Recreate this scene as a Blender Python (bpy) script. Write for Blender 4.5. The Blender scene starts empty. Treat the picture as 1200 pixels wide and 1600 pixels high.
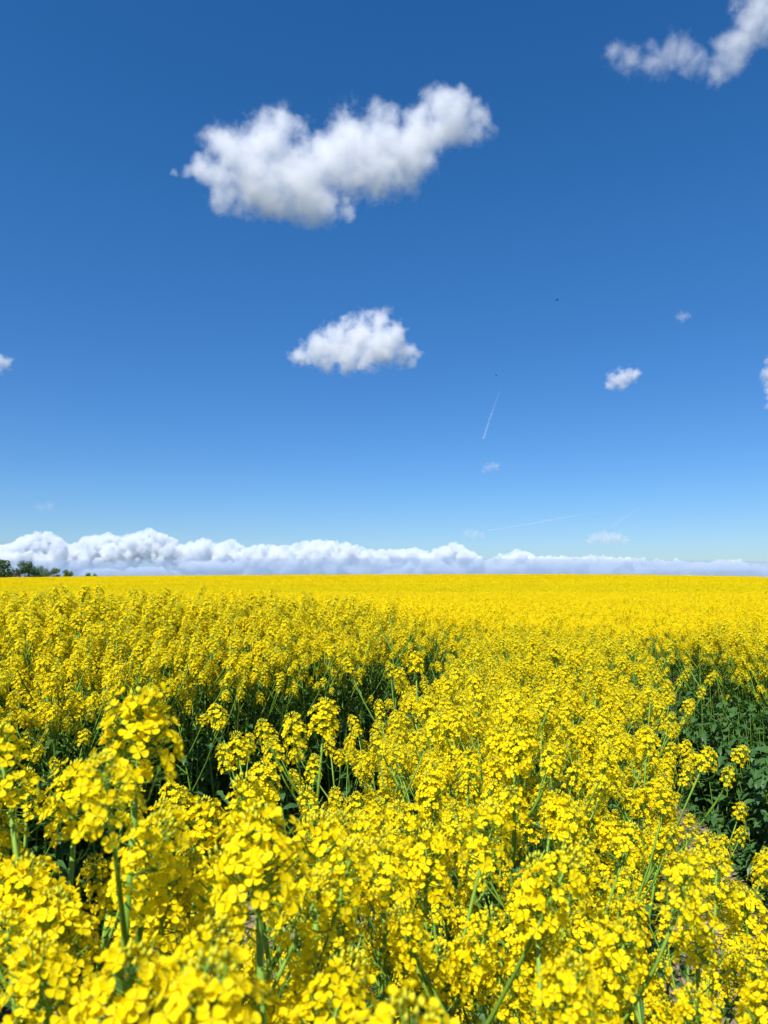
import bpy, math, random
import numpy as np
from mathutils import Vector, Matrix, Quaternion, Euler, noise

SC = bpy.context.scene
COL = SC.collection
R = math.radians
PI = math.pi

# ------------------------------------------------------------------ camera
EYE = 1.62
FPX = 1110.0            # focal length in pixels of the 1200x1600 photograph
HOR = 915.0             # row of eye level
PITCH = math.atan((HOR - 800.0) / FPX)
cam_d = bpy.data.cameras.new("camera")
cam = bpy.data.objects.new("camera", cam_d)
COL.objects.link(cam)
cam.location = (0, 0, EYE)
cam.rotation_euler = (PI / 2 + PITCH, 0, 0)
cam_d.sensor_fit = 'VERTICAL'
cam_d.sensor_height = 24.0
cam_d.lens = 24.0 * FPX / 1600.0
cam_d.clip_start = 0.02
cam_d.clip_end = 200000.0
cam_d.dof.use_dof = True
cam_d.dof.focus_distance = 2.4
cam_d.dof.aperture_fstop = cam_d.lens / 2.6
SC.camera = cam

# ------------------------------------------------------------------ sky, sun
SUN_EL = R(54)
SUN_AZ = R(205)         # clockwise from +Y (the way the camera looks): behind, to the left
world = bpy.data.worlds.new("World")
SC.world = world
world.use_nodes = True
wn = world.node_tree.nodes
wl = world.node_tree.links
wn.clear()
w_out = wn.new('ShaderNodeOutputWorld')
w_bg = wn.new('ShaderNodeBackground')
w_sky = wn.new('ShaderNodeTexSky')
w_sky.sky_type = 'NISHITA'
w_sky.sun_disc = False
w_sky.sun_elevation = SUN_EL
w_sky.sun_rotation = SUN_AZ
w_sky.altitude = 300
w_sky.air_density = 1.0
w_sky.dust_density = 0.3
w_sky.ozone_density = 2.2
w_hs = wn.new('ShaderNodeHueSaturation')
w_hs.inputs['Saturation'].default_value = 1.36
w_hs.inputs['Value'].default_value = 1.0
wl.new(w_sky.outputs[0], w_hs.inputs['Color'])
# clear dry air: the band near the horizon keeps its blue
w_tc = wn.new('ShaderNodeTexCoord')
w_sp = wn.new('ShaderNodeSeparateXYZ')
wl.new(w_tc.outputs['Generated'], w_sp.inputs[0])
w_rp = wn.new('ShaderNodeValToRGB')
w_e = w_rp.color_ramp.elements
w_e[0].position = 0.0; w_e[0].color = (0.50, 0.61, 0.84, 1)
w_e[1].position = 0.45; w_e[1].color = (0.98, 0.98, 1.08, 1)
w_e2 = w_e.new(0.12); w_e2.color = (0.62, 0.76, 0.96, 1)
wl.new(w_sp.outputs[2], w_rp.inputs[0])
w_mx = wn.new('ShaderNodeMixRGB'); w_mx.blend_type = 'MULTIPLY'; w_mx.inputs[0].default_value = 1
wl.new(w_hs.outputs[0], w_mx.inputs[1]); wl.new(w_rp.outputs[0], w_mx.inputs[2])
wl.new(w_mx.outputs[0], w_bg.inputs[0])
w_bg.inputs[1].default_value = 0.090
wl.new(w_bg.outputs[0], w_out.inputs[0])

sun_d = bpy.data.lights.new("sun", 'SUN')
sun_d.energy = 5.0
sun_d.angle = R(0.5)
sun_d.color = (1.0, 0.95, 0.87)
sun = bpy.data.objects.new("sun", sun_d)
COL.objects.link(sun)
SUN_DIR = Vector((math.sin(SUN_AZ) * math.cos(SUN_EL), math.cos(SUN_AZ) * math.cos(SUN_EL), math.sin(SUN_EL)))
sun.rotation_euler = SUN_DIR.to_track_quat('Z', 'Y').to_euler()
sun.location = (0, 0, 30)

SC.view_settings.view_transform = 'Standard'
SC.view_settings.look = 'None'
SC.view_settings.gamma = 1.0
SC.view_settings.exposure = 0.57
cy = SC.cycles
cy.use_denoising = True
cy.max_bounces = 10
cy.diffuse_bounces = 4
cy.glossy_bounces = 2
cy.transmission_bounces = 4
cy.transparent_max_bounces = 8
cy.volume_bounces = 8
cy.volume_step_rate = 0.3
cy.volume_max_steps = 256
cy.caustics_reflective = False
cy.caustics_refractive = False
cy.use_adaptive_sampling = True
cy.adaptive_threshold = 0.02

rng = random.Random(7)
nrs = np.random.RandomState(11)


# ------------------------------------------------------------------ helpers
def tag(o, label=None, cat=None, group=None, kind=None):
    if label: o['label'] = label
    if cat: o['category'] = cat
    if group: o['group'] = group
    if kind: o['kind'] = kind
    return o


def empty(name, loc, rz=0.0):
    o = bpy.data.objects.new(name, None)
    o.empty_display_size = 0.1
    COL.objects.link(o)
    o.location = loc
    o.rotation_euler = (0, 0, rz)
    return o


def ray(px, py):
    """direction of a photograph pixel from the camera, unit forward distance along world Y"""
    v = Vector(((px - 600) / FPX, (800 - py) / FPX, -1.0))
    d = cam.rotation_euler.to_matrix() @ v
    return d / d.y


def at(px, py, y):
    return Vector((0, 0, EYE)) + ray(px, py) * y


class MB:
    """collects vertices, faces and material indices for ONE mesh"""
    def __init__(self):
        self.v = []
        self.f = []
        self.m = []

    def add(self, verts, faces, mi=0):
        n = len(self.v)
        self.v.extend(verts)
        for f in faces:
            self.f.append(tuple(i + n for i in f))
            self.m.append(mi)

    def merge(self, other, mat=None, remap=None):
        n = len(self.v)
        if mat is None:
            self.v.extend(other.v)
        else:
            a = np.array(other.v, dtype=float)
            M = np.array(mat)
            a = a @ M[:3, :3].T + M[:3, 3]
            self.v.extend(map(tuple, a.tolist()))
        self.f.extend(tuple(i + n for i in f) for f in other.f)
        self.m.extend(other.m if remap is None else [remap[i] for i in other.m])

    def tube(self, pts, radii, sides=5, mi=0, cap=True):
        n0 = len(self.v)
        up = Vector((0.3, 0.1, 1)).normalized()
        k = len(pts)
        for i, p in enumerate(pts):
            p = Vector(p)
            a = Vector(pts[max(0, i - 1)])
            b = Vector(pts[min(k - 1, i + 1)])
            t = (b - a)
            t = t.normalized() if t.length > 1e-9 else Vector((0, 0, 1))
            s = t.cross(up)
            if s.length < 1e-3: s = t.cross(Vector((1, 0, 0)))
            s.normalize()
            u = s.cross(t)
            for j in range(sides):
                an = 2 * PI * j / sides
                q = p + (s * math.cos(an) + u * math.sin(an)) * radii[i]
                self.v.append(tuple(q))
        for i in range(k - 1):
            for j in range(sides):
                a = n0 + i * sides + j
                b = n0 + i * sides + (j + 1) % sides
                self.f.append((a, b, b + sides, a + sides))
                self.m.append(mi)
        if cap:
            self.f.append(tuple(n0 + (k - 1) * sides + j for j in range(sides)))
            self.m.append(mi)

    def mesh(self, name, mats, smooth=True):
        me = bpy.data.meshes.new(name)
        me.from_pydata(self.v, [], self.f)
        for m in mats: me.materials.append(m)
        me.polygons.foreach_set('material_index', self.m)
        if smooth: me.polygons.foreach_set('use_smooth', [True] * len(self.f))
        me.update()
        return me

    def build(self, name, mats, parent=None, smooth=True):
        o = bpy.data.objects.new(name, self.mesh(name, mats, smooth))
        COL.objects.link(o)
        o.parent = parent
        return o


def basis(axis, spin=0.0):
    """3x3 rotation whose Z is axis"""
    q = Vector(axis).normalized().to_track_quat('Z', 'Y')
    return (q @ Quaternion((0, 0, 1), spin)).to_matrix()


def frame(pos, axis, spin=0.0, s=1.0):
    return Matrix.Translation(pos) @ (basis(axis, spin) * s).to_4x4()


# ------------------------------------------------------------------ materials
def mat_new(name):
    m = bpy.data.materials.new(name)
    m.use_nodes = True
    nt = m.node_tree
    nt.nodes.clear()
    out = nt.nodes.new('ShaderNodeOutputMaterial')
    return m, nt, out


def ramp(nt, stops):
    r = nt.nodes.new('ShaderNodeValToRGB')
    e = r.color_ramp.elements
    while len(e) < len(stops): e.new(0.5)
    for k, (p, c) in enumerate(stops):
        e[k].position = p
        e[k].color = (*c, 1)
    return r


def plant_mat(name, stops, rough=0.5, trans=0.35, tcol=None, spec=0.3, nscale=60, src='mix'):
    """thin plant tissue: diffuse and gloss, with light let through the blade"""
    m, nt, out = mat_new(name)
    N, L = nt.nodes, nt.links
    oi = N.new('ShaderNodeObjectInfo')
    ge = N.new('ShaderNodeNewGeometry')
    tc = N.new('ShaderNodeTexCoord')
    no = N.new('ShaderNodeTexNoise')
    no.inputs['Scale'].default_value = nscale
    no.inputs['Detail'].default_value = 3
    L.new(tc.outputs['Object'], no.inputs['Vector'])
    a = N.new('ShaderNodeMath'); a.operation = 'MULTIPLY_ADD'
    L.new(ge.outputs['Random Per Island'], a.inputs[0])
    a.inputs[1].default_value = 0.5
    b = N.new('ShaderNodeMath'); b.operation = 'MULTIPLY_ADD'
    L.new(oi.outputs['Random'], b.inputs[0]); b.inputs[1].default_value = 0.25
    c = N.new('ShaderNodeMath'); c.operation = 'MULTIPLY_ADD'
    L.new(no.outputs['Fac'], c.inputs[0]); c.inputs[1].default_value = 0.6; c.inputs[2].default_value = -0.18
    L.new(c.outputs[0], b.inputs[2])
    L.new(b.outputs[0], a.inputs[2])
    rp = ramp(nt, stops)
    L.new(a.outputs[0], rp.inputs[0])
    p = N.new('ShaderNodeBsdfPrincipled')
    L.new(rp.outputs[0], p.inputs['Base Color'])
    p.inputs['Roughness'].default_value = rough
    p.inputs['Specular IOR Level'].default_value = spec
    if trans > 0:
        t = N.new('ShaderNodeBsdfTranslucent')
        if tcol:
            mx = N.new('ShaderNodeMixRGB'); mx.blend_type = 'MULTIPLY'; mx.inputs[0].default_value = 1
            L.new(rp.outputs[0], mx.inputs[1]); mx.inputs[2].default_value = (*tcol, 1)
            L.new(mx.outputs[0], t.inputs[0])
        else:
            L.new(rp.outputs[0], t.inputs[0])
        ms = N.new('ShaderNodeMixShader')
        ms.inputs[0].default_value = trans
        L.new(p.outputs[0], ms.inputs[1]); L.new(t.outputs[0], ms.inputs[2])
        L.new(ms.outputs[0], out.inputs['Surface'])
    else:
        L.new(p.outputs[0], out.inputs['Surface'])
    return m


M_PETAL = plant_mat('petal_yellow', [(0.0, (0.83, 0.60, 0.001)), (0.45, (0.92, 0.735, 0.002)), (1.0, (0.95, 0.80, 0.012))],
                    rough=0.6, trans=0.46, spec=0.10, nscale=90)
M_BUD = plant_mat('bud_green', [(0.0, (0.26, 0.34, 0.02)), (0.5, (0.50, 0.50, 0.02)), (1.0, (0.82, 0.70, 0.01))],
                  rough=0.5, trans=0.1, spec=0.25)
M_STEM = plant_mat('stem_green', [(0.0, (0.10, 0.20, 0.02)), (0.5, (0.15, 0.28, 0.03)), (1.0, (0.23, 0.35, 0.05))],
                   rough=0.5, trans=0.0, spec=0.2, nscale=25)
M_LEAF = plant_mat('leaf_green', [(0.0, (0.030, 0.090, 0.022)), (0.5, (0.055, 0.135, 0.036)), (1.0, (0.095, 0.195, 0.06))],
                   rough=0.42, trans=0.22, tcol=(1.2, 1.5, 0.5), spec=0.3, nscale=18)
PM = [M_PETAL, M_BUD, M_STEM, M_LEAF]      # indices 0..3 used by all plant meshes


def soil_mat():
    m, nt, out = mat_new('dry_soil')
    N, L = nt.nodes, nt.links
    tc = N.new('ShaderNodeTexCoord')
    n1 = N.new('ShaderNodeTexNoise'); n1.inputs['Scale'].default_value = 2.2; n1.inputs['Detail'].default_value = 10
    n2 = N.new('ShaderNodeTexNoise'); n2.inputs['Scale'].default_value = 45; n2.inputs['Detail'].default_value = 8
    vo = N.new('ShaderNodeTexVoronoi'); vo.inputs['Scale'].default_value = 22
    for n in (n1, n2, vo): L.new(tc.outputs['Object'], n.inputs['Vector'])
    mx = N.new('ShaderNodeMath'); mx.operation = 'MULTIPLY_ADD'
    L.new(n2.outputs['Fac'], mx.inputs[0]); mx.inputs[1].default_value = 0.7
    m2 = N.new('ShaderNodeMath'); m2.operation = 'MULTIPLY_ADD'
    L.new(n1.outputs['Fac'], m2.inputs[0]); m2.inputs[1].default_value = 0.6; m2.inputs[2].default_value = -0.15
    L.new(m2.outputs[0], mx.inputs[2])
    rp = ramp(nt, [(0.15, (0.12, 0.085, 0.055)), (0.5, (0.24, 0.18, 0.118)), (0.85, (0.37, 0.29, 0.20))])
    L.new(mx.outputs[0], rp.inputs[0])
    p = N.new('ShaderNodeBsdfPrincipled')
    p.inputs['Roughness'].default_value = 0.95
    p.inputs['Specular IOR Level'].default_value = 0.1
    sx = N.new('ShaderNodeVectorMath'); sx.operation = 'LENGTH'
    L.new(tc.outputs['Object'], sx.inputs[0])
    mr = N.new('ShaderNodeMapRange'); mr.inputs['From Min'].default_value = 230; mr.inputs['From Max'].default_value = 330
    L.new(sx.outputs['Value'], mr.inputs['Value'])
    n3 = N.new('ShaderNodeTexVoronoi'); n3.inputs['Scale'].default_value = 0.004
    L.new(tc.outputs['Object'], n3.inputs['Vector'])
    r3 = ramp(nt, [(0.0, (0.05, 0.065, 0.045)), (0.6, (0.075, 0.09, 0.06)), (0.9, (0.14, 0.13, 0.09))])
    L.new(n3.outputs['Color'], r3.inputs[0])
    m3 = N.new('ShaderNodeMixRGB')
    L.new(mr.outputs[0], m3.inputs[0]); L.new(rp.outputs[0], m3.inputs[1]); L.new(r3.outputs[0], m3.inputs[2])
    L.new(m3.outputs[0], p.inputs['Base Color'])
    bm_ = N.new('ShaderNodeBump'); bm_.inputs['Strength'].default_value = 0.9; bm_.inputs['Distance'].default_value = 0.02
    ad = N.new('ShaderNodeMath'); ad.operation = 'ADD'
    L.new(n2.outputs['Fac'], ad.inputs[0]); L.new(vo.outputs['Distance'], ad.inputs[1])
    L.new(ad.outputs[0], bm_.inputs['Height'])
    L.new(bm_.outputs[0], p.inputs['Normal'])
    L.new(p.outputs[0], out.inputs['Surface'])
    return m


M_SOIL = soil_mat()


# ------------------------------------------------------------------ terrain
def gz(x, y):
    """ground height: flat near the camera, then a long rise to a crest about 125 m off"""
    d = max(0.0, y)
    if d < 125:
        g = 2.42 * (d / 125.0) ** 2
    else:
        g = 2.42 - 2.6 * ((d - 125) / 125.0) ** 1.3
        if d > 420: g = max(g, -9.0)
    g = max(g, -9.0)
    # the crest falls away to both sides, more to the right
    if d > 20:
        k = min(1.0, (d - 20) / 100.0)
        xx = x - 25
        w = (-0.55 if xx < 0 else -1.0) * (xx / 60.0) ** 2 * (0.45 if xx < 0 else 1.0)
        g += k * max(w, -3.0)
    g += 0.012 * noise.noise(Vector((x * 0.9, y * 0.9, 0.3)))
    return g


def track_left(y):      # (near edge, width)
    e = -0.36 + 0.245 * (y - 1.2)
    w = 1.48 if y < 2.4 else max(0.0, 1.48 - (y - 2.4) * 0.30)
    return e, w


def track_right(y):
    e = 0.74 + 0.30 * (y - 2.0)
    w = 1.1 if y < 4.6 else max(0.0, 1.1 - (y - 4.6) * 0.40)
    return e, w


def on_track(x, y, m=0.0):
    e, w = track_left(y)
    if w > 0.02 and e - w + m < x < e - m: return 1
    e, w = track_right(y)
    if w > 0.02 and e + m < x < e + w - m: return 2
    return 0


def canopy(x, y):
    """height of the flowering tops over the ground"""
    h = 1.20
    e, w = track_left(y)
    if x < e - w * 0.5:                   # the bank beyond the left track stands taller
        k = max(0.0, min(1.0, (e - w - x + 0.1) / 1.2)) * max(0.0, min(1.0, (y - 1.2) / 2.2)) * max(0.0, min(1.0, (9.0 - y) / 3.0))
        h += 0.27 * k
    h += 0.05 * noise.noise(Vector((x * 0.7, y * 0.5, 4.0)))
    h += 0.06 * noise.noise(Vector((x * 2.1, y * 2.1, 9.0)))
    return h


# one ground sheet out past the horizon: fine near the camera, coarse far off
xs = sorted(set([round(v, 3) for v in np.concatenate([
    np.linspace(-6, 6, 81), np.linspace(-6, -60, 19), np.linspace(6, 60, 19), np.linspace(-60, -400, 18), np.linspace(60, 400, 18),
    [-1000, -3000, -10000, -30000, -70000, 1000, 3000, 10000, 30000, 70000]])]))
ys = sorted(set([round(v, 3) for v in np.concatenate([
    np.linspace(-3, 8, 75), np.linspace(8, 60, 27), np.linspace(60, 300, 41), [350, 420, 520, 700, 1000, 3000, 10000, 30000, 90000],
    [-5, -10, -40, -200, -3000, -30000]])]))
gb = MB()
vv = []
for y in ys:
    for x in xs:
        z = gz(x, y)
        if abs(x) < 5 and y < 8:
            t = on_track(x, y, 0.02)
            z += -0.02 * (1 if t else 0) + 0.02 * noise.noise(Vector((x * 5, y * 5, 1)))
        vv.append((x, y, z))
nx = len(xs)
gb.add(vv, [(j * nx + i, j * nx + i + 1, (j + 1) * nx + i + 1, (j + 1) * nx + i) for j in range(len(ys) - 1) for i in range(nx - 1)])
ground = gb.build('ground', [M_SOIL])
tag(ground, 'dry brown soil showing in the track at right', 'ground', kind='structure')


# ------------------------------------------------------------------ flowers
def petal(L, W, cup, seg=1):
    """one spoon shaped petal along +X, facing +Z"""
    o = [(0.0, 0.07), (0.20, 0.12), (0.44, 0.36), (0.68, 0.49), (0.90, 0.40), (1.0, 0.15)]
    vs = []
    for t, w in o: vs.append((t * L, w * W, cup * L * (t * t) - 0.02 * L))
    for t, w in reversed(o): vs.append((t * L, -w * W, cup * L * (t * t) - 0.02 * L))
    vs.append((0.66 * L, 0, cup * L * 0.43 - 0.13 * L))
    n = len(o) * 2
    return vs, [(i, (i + 1) % n, n) for i in range(n)]


def flower_hi(r, openness, rg):
    """four petals in a cross, greenish centre; faces +Z"""
    b = MB()
    spin = rg.random() * PI
    for k in range(4):
        a = spin + k * PI / 2 + rg.uniform(-0.15, 0.15)
        cup = rg.uniform(-0.15, 0.35) + (1 - openness) * 1.6
        vs, fs = petal(r * rg.uniform(0.88, 1.08) * (0.6 + 0.4 * openness), r * rg.uniform(0.85, 1.0), cup)
        M = Matrix.Rotation(a, 4, 'Z') @ Matrix.Rotation(rg.uniform(-0.15, 0.25), 4, 'X')
        b.add([tuple(M @ Vector(v)) for v in vs], fs, 0)
    # stamens
    for k in range(4):
        a = spin + k * PI / 2 + 0.6
        h = r * 0.42
        c, s = math.cos(a), math.sin(a)
        q = r * 0.15
        b.add([(q * c, q * s, 0), (q * c * 1.3 + r * .05, q * s * 1.3, h), (q * c * 1.3 - r * .04, q * s * 1.3 + r * .05, h), (q * c * 1.3, q * s * 1.3 - r * .05, h)],
              [(0, 1, 2), (0, 2, 3), (0, 3, 1), (1, 3, 2)], 1)
    return b


def flower_mid(r, openness, rg):
    b = MB()
    spin = rg.random() * PI
    for k in range(4):
        a = spin + k * PI / 2 + rg.uniform(-0.2, 0.2)
        cup = rg.uniform(-0.1, 0.3) + (1 - openness) * 1.4
        L = r * rg.uniform(0.9, 1.1)
        vs = [(0.1 * L, 0, 0), (0.65 * L, 0.46 * r, cup * L * 0.4), (1.0 * L, 0.1 * r, cup * L), (0.65 * L, -0.46 * r, cup * L * 0.4)]
        M = Matrix.Rotation(a, 4, 'Z')
        b.add([tuple(M @ Vector(v)) for v in vs], [(0, 1, 2, 3)], 0)
    return b


def bud(b, pos, axis, L, W, mi=1):
    M = frame(pos, axis)
    vs = [(0, 0, 0), (W, 0, L * .45), (0, W, L * .45), (-W, 0, L * .45), (0, -W, L * .45), (0, 0, L)]
    b.add([tuple(M @ Vector(v)) for v in vs], [(0, 2, 1), (0, 3, 2), (0, 4, 3), (0, 1, 4), (5, 1, 2), (5, 2, 3), (5, 3, 4), (5, 4, 1)], mi)


GA = 2.39996


def head(seed, lod=0, n_fl=None, Lr=None, spread=None):
    """flowering raceme. axis +Z, origin where the open flowers begin. returns (flowers, buds)"""
    rg = random.Random(seed)
    n = n_fl or rg.randint(34, 46)
    Lr = Lr or rg.uniform(0.035, 0.065)
    sp = spread or rg.uniform(0.022, 0.028)
    fb, bb = MB(), MB()
    if lod == 0:
        fb.tube([(0, 0, -0.01), (0, 0, Lr)], [0.0022, 0.0014], 5, 2)
    for i in range(n):
        t = (i + 0.5) / n
        a = i * GA + rg.uniform(-0.3, 0.3)
        z0 = Lr * t
        rad = sp * (1.0 - 0.62 * t ** 2.2) * rg.uniform(0.66, 1.15)
        rise = rad * (0.15 + 0.9 * t) * rg.uniform(0.6, 1.3)
        tip = Vector((math.cos(a) * rad, math.sin(a) * rad, z0 + rise))
        if lod == 0:
            fb.tube([(0, 0, z0), (math.cos(a) * rad * .6, math.sin(a) * rad * .6, z0 + rise * .35), tuple(tip)], [0.0008, 0.0007, 0.0009], 3, 2, cap=False)
        ax = Vector((math.cos(a), math.sin(a), 0.35 + 1.3 * t + rg.uniform(-0.35, 0.35)))
        ax += Vector((rg.uniform(-.3, .3), rg.uniform(-.3, .3), 0))
        op = 1.0 if t < 0.82 else 0.65
        r = rg.uniform(0.0064, 0.0082) * (1.0 if t < 0.8 else 0.8)
        fl = flower_hi(r, op, rg) if lod == 0 else flower_mid(r * 1.22, op, rg)
        fb.merge(fl, frame(tip, ax, rg.random() * 6))
    # the crowded green buds on top
    nb = 18 if lod == 0 else 5
    for i in range(nb):
        t = (i + 0.5) / nb
        a = i * GA
        rad = 0.0105 * math.sqrt(1 - t) + 0.001
        p = Vector((math.cos(a) * rad, math.sin(a) * rad, Lr + 0.004 + 0.010 * t))
        ax = Vector((math.cos(a) * (1 - t) * .7, math.sin(a) * (1 - t) * .7, 1))
        bud(bb, p, ax, rg.uniform(0.0050, 0.0075), 0.0018 if lod == 0 else 0.0028)
    return fb, bb


def pods(b, base, axis, rg, length, n, lod=0):
    """young thin seed pods and bare pedicels under the flowers"""
    B = basis(axis)
    for i in range(n):
        t = (i + rg.random()) / n
        a = i * GA + rg.uniform(-.4, .4)
        p0 = Vector(base) - Vector(axis).normalized() * (length * t)
        d1 = B @ Vector((math.cos(a), math.sin(a), 0.55))
        d2 = B @ Vector((math.cos(a) * .5, math.sin(a) * .5, 1.0))
        l1 = rg.uniform(0.012, 0.02)
        l2 = rg.uniform(0.008, 0.028)
        p1 = p0 + d1 * l1
        b.tube([p0, p1, p1 + d2 * l2], [0.0007, 0.0008, 0.0005], 3, 2, cap=False)


def leaf(b, pos, direction, L, W, rg, droop=0.5, mi=3, segs=6, lobes=True):
    """lanceolate or lobed blade with a folded midrib, bending down towards the tip"""
    d = Vector(direction).normalized()
    side = d.cross(Vector((0, 0, 1)))
    if side.length < 1e-3: side = Vector((1, 0, 0))
    side.normalize()
    tw = rg.uniform(-0.6, 0.6)
    p = Vector(pos)
    n0 = len(b.v)
    for i in range(segs + 1):
        t = i / segs
        w = W * (0.16 + 1.0 * math.sin(PI * min(1, t * 0.93 + 0.05)) ** 0.8) * (1 - 0.35 * t)
        if lobes and i % 2 == 1: w *= rg.uniform(0.62, 0.85)
        if i == segs: w = W * 0.03
        s = (side * math.cos(tw * t) + Vector((0, 0, 1)) * math.sin(tw * t))
        up = s.cross(d).normalized()
        wav = rg.uniform(-0.18, 0.18) * W
        b.v.append(tuple(p - s * w + up * (w * 0.35 + wav)))
        b.v.append(tuple(p))
        b.v.append(tuple(p + s * w + up * (w * 0.35 - wav)))
        d = (d + Vector((0, 0, -1)) * droop / segs).normalized()
        p = p + d * (L / segs)
    for i in range(segs):
        a = n0 + i * 3
        for k in (0, 1):
            b.f.append((a + k, a + k + 1, a + k + 4, a + k + 3))
            b.m.append(mi)


HEADS = [[head(100 + i, l) for i in range(7)] + [head(120 + i, l, 76, 0.058, 0.031) for i in range(3)] for l in (0, 1)]


def curve_pts(p0, d0, L, n, rg, up=0.5, wob=0.05):
    pts = [Vector(p0)]
    d = Vector(d0).normalized()
    for i in range(n):
        pts.append(pts[-1] + d * (L / n))
        d = (d + Vector((rg.uniform(-wob, wob), rg.uniform(-wob, wob), up / n))).normalized()
    return pts, d


PLANT_H = 1.25


def plant_spec(seed, kind=0):
    """stem tubes, foliage and the list of head placements for one plant 1.25 m tall. kind 1 = sparse, one stout leader"""
    rg = random.Random(seed)
    stem, fol = MB(), MB()
    heads = []
    H = PLANT_H
    d0 = Vector((rg.uniform(-.10, .10), rg.uniform(-.10, .10), 1))
    pts, dl = curve_pts((0, 0, -0.02), d0, H - 0.05, 9, rg, 0.25, 0.035)
    rs = [0.0075 - 0.0048 * (i / 9) for i in range(10)]
    stem.tube(pts, rs, 6, 2)
    heads.append((pts[-1], dl, 7 + rg.randrange(3) if kind or rg.random() < .35 else rg.randrange(7), rg.uniform(1.0, 1.12)))
    pods(stem, pts[-1], dl, rg, 0.07, rg.randint(4, 9))

    def along(t):
        f = t * 9
        i = min(8, int(f))
        return pts[i].lerp(pts[i + 1], f - i)

    nb = rg.randint(6, 9) if kind == 0 else rg.randint(2, 4)
    for i in range(nb):
        t = 0.50 + 0.40 * (i + rg.random() * .8) / nb
        a = i * GA + rg.uniform(-.5, .5)
        p0 = along(t)
        z_end = H - 0.24 * rg.random() ** 1.5 - (0.08 if kind else 0)
        L = max(0.10, (z_end - p0.z) * 1.06)
        bp, bd = curve_pts(p0, (math.cos(a) * 0.85, math.sin(a) * 0.85, 1), L, 5, rg, 0.75, 0.08)
        stem.tube(bp, [0.0040, 0.0036, 0.0031, 0.0027, 0.0022, 0.0019], 4, 2)
        heads.append((bp[-1], bd, rg.randrange(7), rg.uniform(0.8, 1.1)))
        pods(stem, bp[-1], bd, rg, 0.05, rg.randint(2, 6))
        # leaf in the axil
        leaf(fol, p0, (math.cos(a + .2), math.sin(a + .2), rg.uniform(.2, .7)), rg.uniform(0.05, 0.10), rg.uniform(0.009, 0.016), rg, 0.9, lobes=False)
        # side shoot
        if rg.random() < 0.75:
            k = rg.randint(2, 3)
            a2 = a + rg.uniform(-1.6, 1.6)
            sp_, sd = curve_pts(bp[k], (math.cos(a2) * .8, math.sin(a2) * .8, 1), rg.uniform(0.07, 0.16), 3, rg, 0.7, 0.08)
            stem.tube(sp_, [0.0024, 0.0020, 0.0017, 0.0014], 4, 2)
            heads.append((sp_[-1], sd, rg.randrange(7), rg.uniform(0.68, 0.95)))
            leaf(fol, bp[k], (math.cos(a2), math.sin(a2), .6), rg.uniform(0.03, 0.06), 0.008, rg, 0.8, lobes=False)
    # stem leaves, larger and more lobed towards the ground
    nl = rg.randint(15, 20)
    for i in range(nl):
        t = 0.06 + 0.74 * (i + rg.random()) / nl
        a = i * GA + rg.uniform(-.6, .6)
        big = (1 - t)
        leaf(fol, along(t), (math.cos(a), math.sin(a), rg.uniform(0.1, 0.9)), 0.05 + 0.12 * big * rg.uniform(.6, 1.2),
             0.012 + 0.026 * big * rg.uniform(.6, 1.2), rg, rg.uniform(0.8, 1.8))
    return stem, fol, heads


def merged_plant(spec, lod):
    stem, fol, heads = spec
    b = MB()
    b.merge(stem)
    b.merge(fol)
    for pos, ax, hi, s in heads:
        M = frame(pos, ax, hi * 1.3, s)
        b.merge(HEADS[lod][hi][0], M)
        b.merge(HEADS[lod][hi][1], M)
    return b


def plant_lite(seed):
    """the same plant for 6 m and more away: thin three sided stems, fewer leaves"""
    rg = random.Random(seed)
    b = MB()
    H = PLANT_H
    lean = Vector((rg.uniform(-.06, .06), rg.uniform(-.06, .06), 1))
    top = lean.normalized() * (H - 0.05)
    b.tube([(0, 0, 0), top * .5, top], [0.007, 0.005, 0.003], 3, 2, cap=False)
    ends = [(top, lean, 1.2)]
    for i in range(rg.randint(6, 9)):
        a = i * GA + rg.uniform(-.5, .5)
        p0 = top * rg.uniform(.55, .88)
        z = H - 0.25 * rg.random() ** 1.4
        r = rg.uniform(.07, .24)
        e = Vector((p0.x + math.cos(a) * r, p0.y + math.sin(a) * r, z))
        b.tube([p0, p0.lerp(e, .5) + Vector((math.cos(a) * .02, math.sin(a) * .02, 0)), e], [0.0035, 0.003, 0.002], 3, 2, cap=False)
        ends.append((e, Vector((math.cos(a) * .3, math.sin(a) * .3, 1)), rg.uniform(.75, 1.1)))
    for p, ax, s in ends:
        h = rg.randrange(7)
        M = frame(p, ax, rg.random() * 6, s)
        b.merge(HEADS[1][h][0], M)
        b.merge(HEADS[1][h][1], M)
    for i in range(12):
        a = i * GA
        t = rg.uniform(.15, .85)
        leaf(b, top * t, (math.cos(a), math.sin(a), rg.uniform(0.1, .9)), rg.uniform(.06, .14), rg.uniform(.015, .03), rg, 1.3, segs=3)
    return b


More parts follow.
